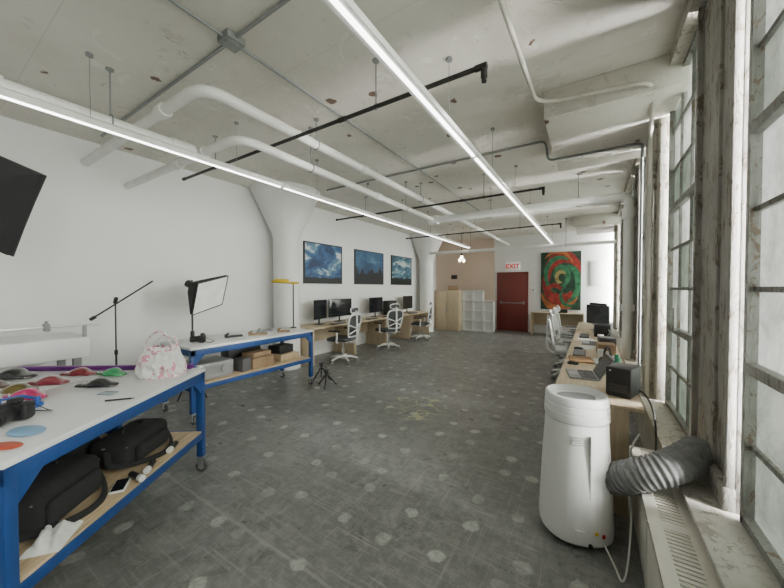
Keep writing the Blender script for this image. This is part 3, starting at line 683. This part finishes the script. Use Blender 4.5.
# right desk items
monitor('black monitor on the window desk',(.08,7.0,.75),PI/2+.6,.6,.36)
monitor('black monitor on the window desk',(.10,8.0,.75),PI/2+.5,.6,.36)
def laptop(loc,rz,label):
    t=thing('laptop',label,'laptop',loc,rz,'laptops')
    MB().b(-.165,.165,-.115,.115,0,.014,bev=.004).obj('base',GREY,t)
    k=MB()
    for i in range(12):
        for j in range(5): k.b(-.147+i*.025,-.126+i*.025,-.02+j*.024,.0+j*.024,.0135,.017)
    k.obj('keys',BLACK,t,kind='stuff'); MB().b(-.05,.05,-.1,-.035,.0135,.0155).obj('touchpad',ALU,t)
    MB().box((0,.165,.105),(.33,.008,.22),rot=(-.5,0,0),bev=.003).obj('lid',GREY,t)
    MB().box((0,.159,.106),(.31,.003,.195),rot=(-.5,0,0)).obj('screen',SCREEN,t)
laptop((-.07,3.36,.75),-PI/2+.15,'open grey laptop on the window desk')
laptop((.0,5.35,.75),-PI/2,'open grey laptop further along the window desk')
keyboard((-.12,4.45,.75),PI/2,'dark keyboard on the window desk')
keyboard((-.10,6.1,.75),PI/2,'dark keyboard on the window desk')
for p in ((-.16,3.80,.75),(-.14,4.76,.75)):
    o=MB().sph((0,0,.014),(.032,.055,.02),16).box((0,0,.004),(.055,.09,.008),bev=.003).obj('computer_mouse',BLACK,loc=p,rot=(0,0,PI/2)); o['label']='black computer mouse on the window desk';o['category']='mouse';o['group']='computer mice'
pc=thing('mini_computer','small black cube computer with grilles on the desk end','computer',(.205,2.92,.75),-.35)
MB().box((0,0,.11),(.16,.22,.21),bev=.01).box((0,0,.002),(.14,.19,.006)).obj('casing',BLACK,pc)
m=MB()
for k in range(5): m.b(-.055,.055,-.113,-.108,.04+k*.012,.045+k*.012)
m.obj('vent',mat('vent_grey',(.06,.06,.06),.5),pc)
MB().cyl((-.05,-.108,.19),(-.05,-.114,.19),.007).obj('power_button',ALU,pc)
o=MB().b(-.05,.05,-.08,.08,0,.04,bev=.012).box((0,0,.043),(.06,.10,.006),bev=.002).obj('docking_station',BLACK,loc=(.24,3.2,.75)); o['label']='flat black docking box behind the laptop';o['category']='computer'
hp=thing('headphones','dark headphones with green cushions standing on the desk','headphones',(.14,3.80,.75),.3)
MB().tube([(0,.095*math.cos(a),.08+.13*math.sin(a)) for a in [k*PI/12 for k in range(13)]],.011,seg=8,flat=1.0).obj('headband',BLACK,hp)
for s in (-1,1): MB().cyl((0,s*.085,.048),(0,s*.115,.048),.045,seg=24).obj('ear_cup',BLACK,hp); MB().cyl((0,s*.06,.048),(0,s*.086,.048),.04,seg=24).obj('ear_cushion',mat('green_foam',(.03,.25,.10),.8),hp)
o=MB().b(-.11,.11,-.15,.15,0,.02,bev=.004).obj('notebook',mat('brown_notebook',(.28,.16,.07),.7),loc=(-.1,4.05,.751),rot=(0,0,.1)); o['label']='brown notebook on the window desk';o['category']='book'
for p,r in (((.13,4.1,.751),.1),((-.05,4.98,.751),-.3),((-.06,5.72,.751),.2)):
    o=MB().b(-.1,.1,-.14,.14,0,.003).obj('paper_sheet',PAPER,loc=p,rot=(0,0,r)); o['label']='white paper sheet on the window desk'; o['category']='paper'; o['group']='paper sheets'
for p in ((.1,4.36,.75),(.12,5.75,.75)):
    o=MB().lathe([(.035,0),(.038,.005),(.04,.09),(.036,.09),(.034,.01)],seg=24).tube([(.038,0,.07),(.065,0,.065),(.065,0,.03),(.037,0,.025)],.006,seg=8).obj('mug',WHITE,loc=p); o['label']='white mug on the window desk';o['category']='mug';o['group']='white mugs'
o=MB().cyl((0,0,0),(0,0,.16),.032,seg=20).cyl((0,0,.16),(0,0,.19),.018,seg=16).obj('water_bottle',mat('green_bottle',(.04,.22,.12),.3),loc=(.2,3.55,.75)); o['label']='dark green bottle standing on the window desk';o['category']='bottle'
carton('small brown carton on the window desk',(.15,4.65,.751),.1,(.18,.22,.12))
carton('black equipment box on the window desk',(.17,5.0,.751),.1,(.18,.22,.15),BLACK,'equipment_box')
carton('black equipment box further along the desk',(.16,6.25,.751),-.1,(.22,.28,.2),BLACK,'equipment_box')
carton('grey equipment box on the window desk',(.12,6.62,.751),.2,(.16,.2,.1),GREY,'equipment_box')
o=MB().tube(smoothpath([(.29,3.02,.76),(.33,2.9,.78),(.36,2.7,.7),(.34,2.5,.5),(.28,2.45,.46),(.33,2.6,.455)]),.006,seg=6).obj('power_cable',BLACK,origin=(.29,3.02,.75)); o['label']='black power cable hanging over the desk end';o['category']='cable'
o=MB().tube(smoothpath([(.02,3.95,.757),(.12,3.6,.757),(.05,3.55,.757),(.17,3.45,.757),(.2,3.3,.757)]),.005,seg=6).obj('power_cable',BLACK,origin=(.02,3.95,.75)); o['label']='black cable lying across the window desk';o['category']='cable'

# ------------------------------------------------------------------ portable air conditioner
ac=thing('portable_air_conditioner','white portable air conditioner with ribbed grey exhaust hose','air conditioner',(-.08,2.32,0),.35)
def sq(w,d,z,n=48,e=2.35,ox=0):
    out=[]
    for i in range(n):
        a=2*PI*i/n; c,s=math.cos(a),math.sin(a)
        out.append(Vector((ox+w/2*math.copysign(abs(c)**(2/e),c),d/2*math.copysign(abs(s)**(2/e),s),z)))
    return out
ACW=mat('air_conditioner_white',(.82,.82,.81),.3,var=.02)
ACS=mat('air_conditioner_seam',(.45,.45,.45),.5)
MB().rings([sq(.375,.375,.03),sq(.405,.40,.045),sq(.41,.405,.09),sq(.395,.39,.25),sq(.37,.365,.50),sq(.350,.345,.66),sq(.345,.34,.73)]).obj('body',ACW,ac)
MB().rings([sq(.335,.331,.725),sq(.335,.331,.738)]).obj('seam',ACS,ac)
MB().rings([sq(.35,.345,.738),sq(.357,.352,.745),sq(.355,.35,.785),sq(.343,.338,.788),sq(.343,.338,.797),sq(.355,.35,.80),sq(.350,.345,.83),sq(.340,.335,.833),sq(.340,.335,.840),sq(.350,.345,.843),sq(.347,.342,.868),sq(.335,.33,.885),sq(.31,.305,.889),sq(.29,.285,.85),sq(.1,.1,.845)]).obj('top_housing',mat('ac_top',(.78,.79,.79),.3,var=.02),ac)
MB().rings([sq(.22,.14,.845),sq(.22,.14,.862)]).obj('control_panel',GREY,ac)
MB().b(.02,.023,-.191,-.17,.12,.68).obj('panel_joint',ACS,ac)
m=MB()
for k in range(4): m.b(-.08,-.02,-.179,-.15,.62+k*.014,.625+k*.014)
m.obj('rear_intake',ACS,ac)
MB().b(.045,.062,-.202,-.17,.115,.133).obj('warning_label',mat('yellow_label',(.8,.55,.05),.6),ac)
MB().b(.085,.10,-.196,-.165,.10,.118).obj('warning_label',RED,ac)
MB().b(-.06,-.01,-.203,-.17,.10,.13).obj('rating_label',PAPER,ac)
MB().cyl((.02,-.185,.05),(.02,-.21,.05),.012).obj('drain_cap',BLACK,ac)
for x in (-.12,.12):
    for y in (-.11,.11): MB().cyl((x-.012,y,.02),(x+.012,y,.02),.02).cyl((x,y,.02),(x,y,.05),.01).obj('caster',BLACK,ac)
hosew=smoothpath([(.05,2.33,.40),(.13,2.27,.42),(.24,2.215,.51),(.36,2.23,.575),(.45,2.33,.60),(.52,2.44,.61)],34)
Mi=(Matrix.Translation((-.08,2.32,0))@Matrix.Rotation(.35,4,'Z')).inverted()
hp_=[Mi@p for p in hosew]; random.seed(11)
m=MB(); HR=[]
up=Vector((0,0,1))
for i,p in enumerate(hp_):
    a=hp_[max(0,i-1)];b=hp_[min(len(hp_)-1,i+1)]; t_=(b-a).normalized(); u=(up-t_*up.dot(t_)).normalized(); w_=t_.cross(u); ring=[]
    for k in range(40):
        th=2*PI*k/40; dirv=u*math.cos(th)+w_*math.sin(th)
        q=p+dirv*.086
        r=.084+.0042*math.sin(i*PI/3.0)+.006*mnoise.noise(q*14)+.003*mnoise.noise(q*34)
        ring.append(p+dirv*r)
    HR.append(ring)
m.rings(HR)
def hosemat():
    m,n,b=nt('crinkled_grey_hose'); v=mapping(n,(1,1,1))
    r=ramp(n,noise(n,v,22,6,.7),[(.35,(.17,.17,.175)),(.65,(.27,.27,.275))]); n.links.new(r.outputs[0],b.inputs['Base Color']); b.inputs['Roughness'].default_value=.9
    b.inputs['Specular IOR Level'].default_value=.15
    bp=N(n,'ShaderNodeBump'); bp.inputs['Strength'].default_value=.4; bp.inputs['Distance'].default_value=.006
    n.links.new(noise(n,v,40,4,.6,1.0),bp.inputs['Height']); n.links.new(bp.outputs[0],b.inputs['Normal']); return m
m.obj('exhaust_hose',hosemat(),ac,smooth=75)
MB().cyl(hp_[0],hp_[7],.10,seg=28).obj('hose_collar',WHITE,ac)
cp=smoothpath([(.05,2.2,.10),(.12,2.1,.02),(.15,2.02,.008),(.18,2.12,.03),(.205,2.25,.2),(.21,2.35,.3),(.22,2.5,.5),(.27,2.58,.6)])
MB().tube([Mi@p for p in cp],.005,seg=6).obj('power_cord',OFFW,ac)

# ------------------------------------------------------------------ far end furniture
def cubby(label,loc,w,h,dp,cols,rows,m,nm='cube_shelf',rz=0):
    t=thing(nm,label,'shelf',loc,rz,'white cube shelves')
    b=MB(); q=.028
    for c in range(cols+1): x=c*(w-q)/cols; b.b(x,x+q,0,dp,0,h)
    for r in range(rows+1): z=r*(h-q)/rows; b.b(0,w,0,dp,z,z+q)
    b.obj('carcass',m,t); MB().b(0.005,w-.005,dp-.01,dp-.002,.005,h-.005).obj('back_panel',m,t); return t
SHW=mat('white_shelf_laminate',(.95,.95,.95),.5,var=.01)
cubby('white open cube shelf unit beside the wooden cabinet',(-3.99,11.1,0),.74,1.46,.20,2,4,SHW)
cubby('lower white cube shelf beside the taller unit',(-3.24,11.1,0),.36,1.1,.20,1,3,SHW)
wc=thing('wooden_cabinet','light wooden cabinet standing in the peach alcove','cabinet',(-4.95,10.75,0))
MB().b(0,.95,0,.45,.05,1.46,bev=.004).b(.03,.92,.03,.42,0,.05).obj('body',BIRCH,wc)
for k in range(2):
    dd=MB().b(.01+k*.47,.47+k*.47,-.02,0,.07,1.44,bev=.003).obj('door',BIRCH,wc); MB().b(.41+k*.09,.43+k*.09,-.045,-.02,.7,.85,bev=.004).obj('handle',ALU,dd)
carton('cardboard box on top of the wooden cabinet',(-4.3,10.98,1.461),.1,(.32,.28,.16))
o=MB().b(-.12,.12,-.03,0,0,.16,bev=.01).obj('wall_speaker',BLACK,loc=(-4.6,YF-.051,1.9)); o['label']='small black device mounted on the peach wall';o['category']='speaker'
o=MB().b(-.05,.05,-.03,0,0,.14,bev=.006).b(-.03,.03,-.034,-.03,.06,.11,mi=1).obj('thermostat',[WHITE,GREY],loc=(-1.72,YF,1.4)); o['label']='small white thermostat on the wall beside the door';o['category']='thermostat'
# paintings
def skyart(i,seed):
    m,n,b=nt('storm_sky_painting_%d'%i); v=mapping(n,(1,1.0,(1.5,2.2,3.4)[i]),(seed,seed*2,0))
    stops=[[(.40,(.008,.03,.09)),(.50,(.03,.10,.24)),(.56,(.12,.24,.36)),(.60,(.62,.68,.70)),(.72,(.85,.87,.86))],
           [(.35,(.015,.05,.12)),(.5,(.03,.10,.20)),(.60,(.07,.17,.28)),(.70,(.18,.28,.36))],
           [(.38,(.01,.05,.09)),(.48,(.03,.12,.19)),(.55,(.12,.25,.31)),(.60,(.50,.56,.55)),(.7,(.65,.68,.65))]][i]
    cl=ramp(n,noise(n,v,1.7,8,.6,.5),stops)
    tc=N(n,'ShaderNodeTexCoord'); sx=N(n,'ShaderNodeSeparateXYZ'); n.links.new(tc.outputs['Object'],sx.inputs[0])
    amp,off=[(.10,-.38),(1.1,-.62),(.22,-.36)][i]
    h=math_(n,'ADD',math_(n,'MULTIPLY',noise(n,mapping(n,(1,2.2,0),(seed,0,0)),1.6,5),amp),off)
    land=math_(n,'LESS_THAN',sx.outputs[2],h)
    c=mix(n,land,cl.outputs[0],(.004,.008,.010)); n.links.new(c,b.inputs['Base Color']); b.inputs['Roughness'].default_value=.45; return m
for i,(y0,y1,l) in enumerate(((4.82,6.06,'framed painting of bright storm clouds over dark land'),(6.58,7.94,'framed dark blue painting of a rocky landmass'),(8.4,9.7,'framed teal painting with pale cloud bands'))):
    t=thing('framed_painting',l,'painting',(XL,(y0+y1)/2,2.12),0,'three dark sky paintings'); w=(y1-y0)/2; h=.47
    MB().b(0,.04,-w,w,-h,-h+.025).b(0,.04,-w,w,h-.025,h).b(0,.04,-w,-w+.025,-h,h).b(0,.04,w-.025,w,-h,h).obj('frame',BLACK,t)
    MB().b(0,.03,-w+.02,w-.02,-h+.02,h-.02).obj('canvas',skyart(i,i*3.7+1.2),t)
art=[mat('art_dark_green',(.015,.05,.03),.5,var=.6,scale=6),mat('art_red',(.26,.025,.02),.5,var=.5,scale=6),mat('art_orange',(.38,.13,.04),.5,var=.4,scale=6),mat('art_green',(.03,.15,.07),.5,var=.5,scale=7),mat('art_ochre',(.28,.24,.09),.5,var=.5,scale=8),mat('art_black',(.012,.012,.012),.5)]
t=thing('large_painting','tall unframed abstract painting in dark red and green','painting',(-.89,YF-.002,1.79))
m=MB().b(-.59,.59,-.04,0,-.96,.96)
def sweep(c,r0,r1,a0,a1,w,mi,d):
    P=[];Q=[]
    n=18
    for k in range(n+1):
        f=k/n; a=a0+(a1-a0)*f; r=r0+(r1-r0)*f; ww=w*math.sin(PI*(.08+.84*f))
        for L,s in ((P,1),(Q,-1)):
            x=c[0]+(r+s*ww)*math.cos(a); z=c[1]+(r+s*ww)*math.sin(a)*1.35
            L.append((max(-.585,min(.585,x)),-.04-d,max(-.955,min(.955,z))))
    for k in range(n): m.face([P[k],P[k+1],Q[k+1],Q[k]],mi)
sweep((0,.1),.62,.35,.2,3.4,.16,1,.001); sweep((.1,-.1),.6,.3,2.6,5.6,.15,1,.0015); sweep((-.1,-.2),.5,.6,3.5,6.6,.10,2,.002)
sweep((0,.2),.42,.45,1.0,4.4,.07,3,.0025); sweep((.05,0),.55,.4,-1.3,1.2,.10,3,.003); sweep((-.1,.3),.5,.5,.4,2.4,.05,2,.0035)
sweep((.0,.15),.25,.18,-1.5,3.2,.09,3,.004); sweep((.02,.1),.15,.12,.5,5.0,.06,4,.0045); sweep((-.2,-.5),.3,.2,0,3.5,.06,1,.005); sweep((.25,-.45),.2,.3,2,5.5,.05,3,.0055)
m.obj('canvas',art,t)
o=MB().b(-.22,.22,-.02,0,-.4,.4,bev=.003).obj('white_panel',PAPER,loc=(.15,YF,2.0)); o['label']='plain white panel on the wall near the windows';o['category']='panel'
o=MB().b(-.15,.15,-.1,.1,0,.12,bev=.01).obj('desk_box',BLACK,loc=(-.8,11.5,.751)); o['label']='small black box on the far desk';o['category']='box'

# ------------------------------------------------------------------ lights, world, camera
for i,(y0,y1,c) in enumerate(wins):
    l=bpy.data.lights.new('daylight','AREA'); l.shape='RECTANGLE'; l.size=2.7; l.size_y=y1-y0; l.energy=1150*(y1-y0); l.color=(1,.988,.96); l.spread=math.radians(125)
    o=bpy.data.objects.new('daylight',l); COL.objects.link(o); o.location=(1.0,(y0+y1)/2,2.0); o.rotation_euler=(0,math.radians(90),0)
w=bpy.data.worlds.new('World'); S.world=w; w.use_nodes=True
bg=w.node_tree.nodes['Background']; bg.inputs[0].default_value=(.95,.98,.92,1); bg.inputs[1].default_value=1.3
cam=bpy.data.cameras.new('Camera'); co=bpy.data.objects.new('Camera',cam); COL.objects.link(co); S.camera=co
cam.sensor_width=36; cam.lens=315/784*36; cam.clip_start=.05
co.location=(0,0,1.55); co.rotation_euler=(math.radians(90-1.1),0,math.radians(32.4))
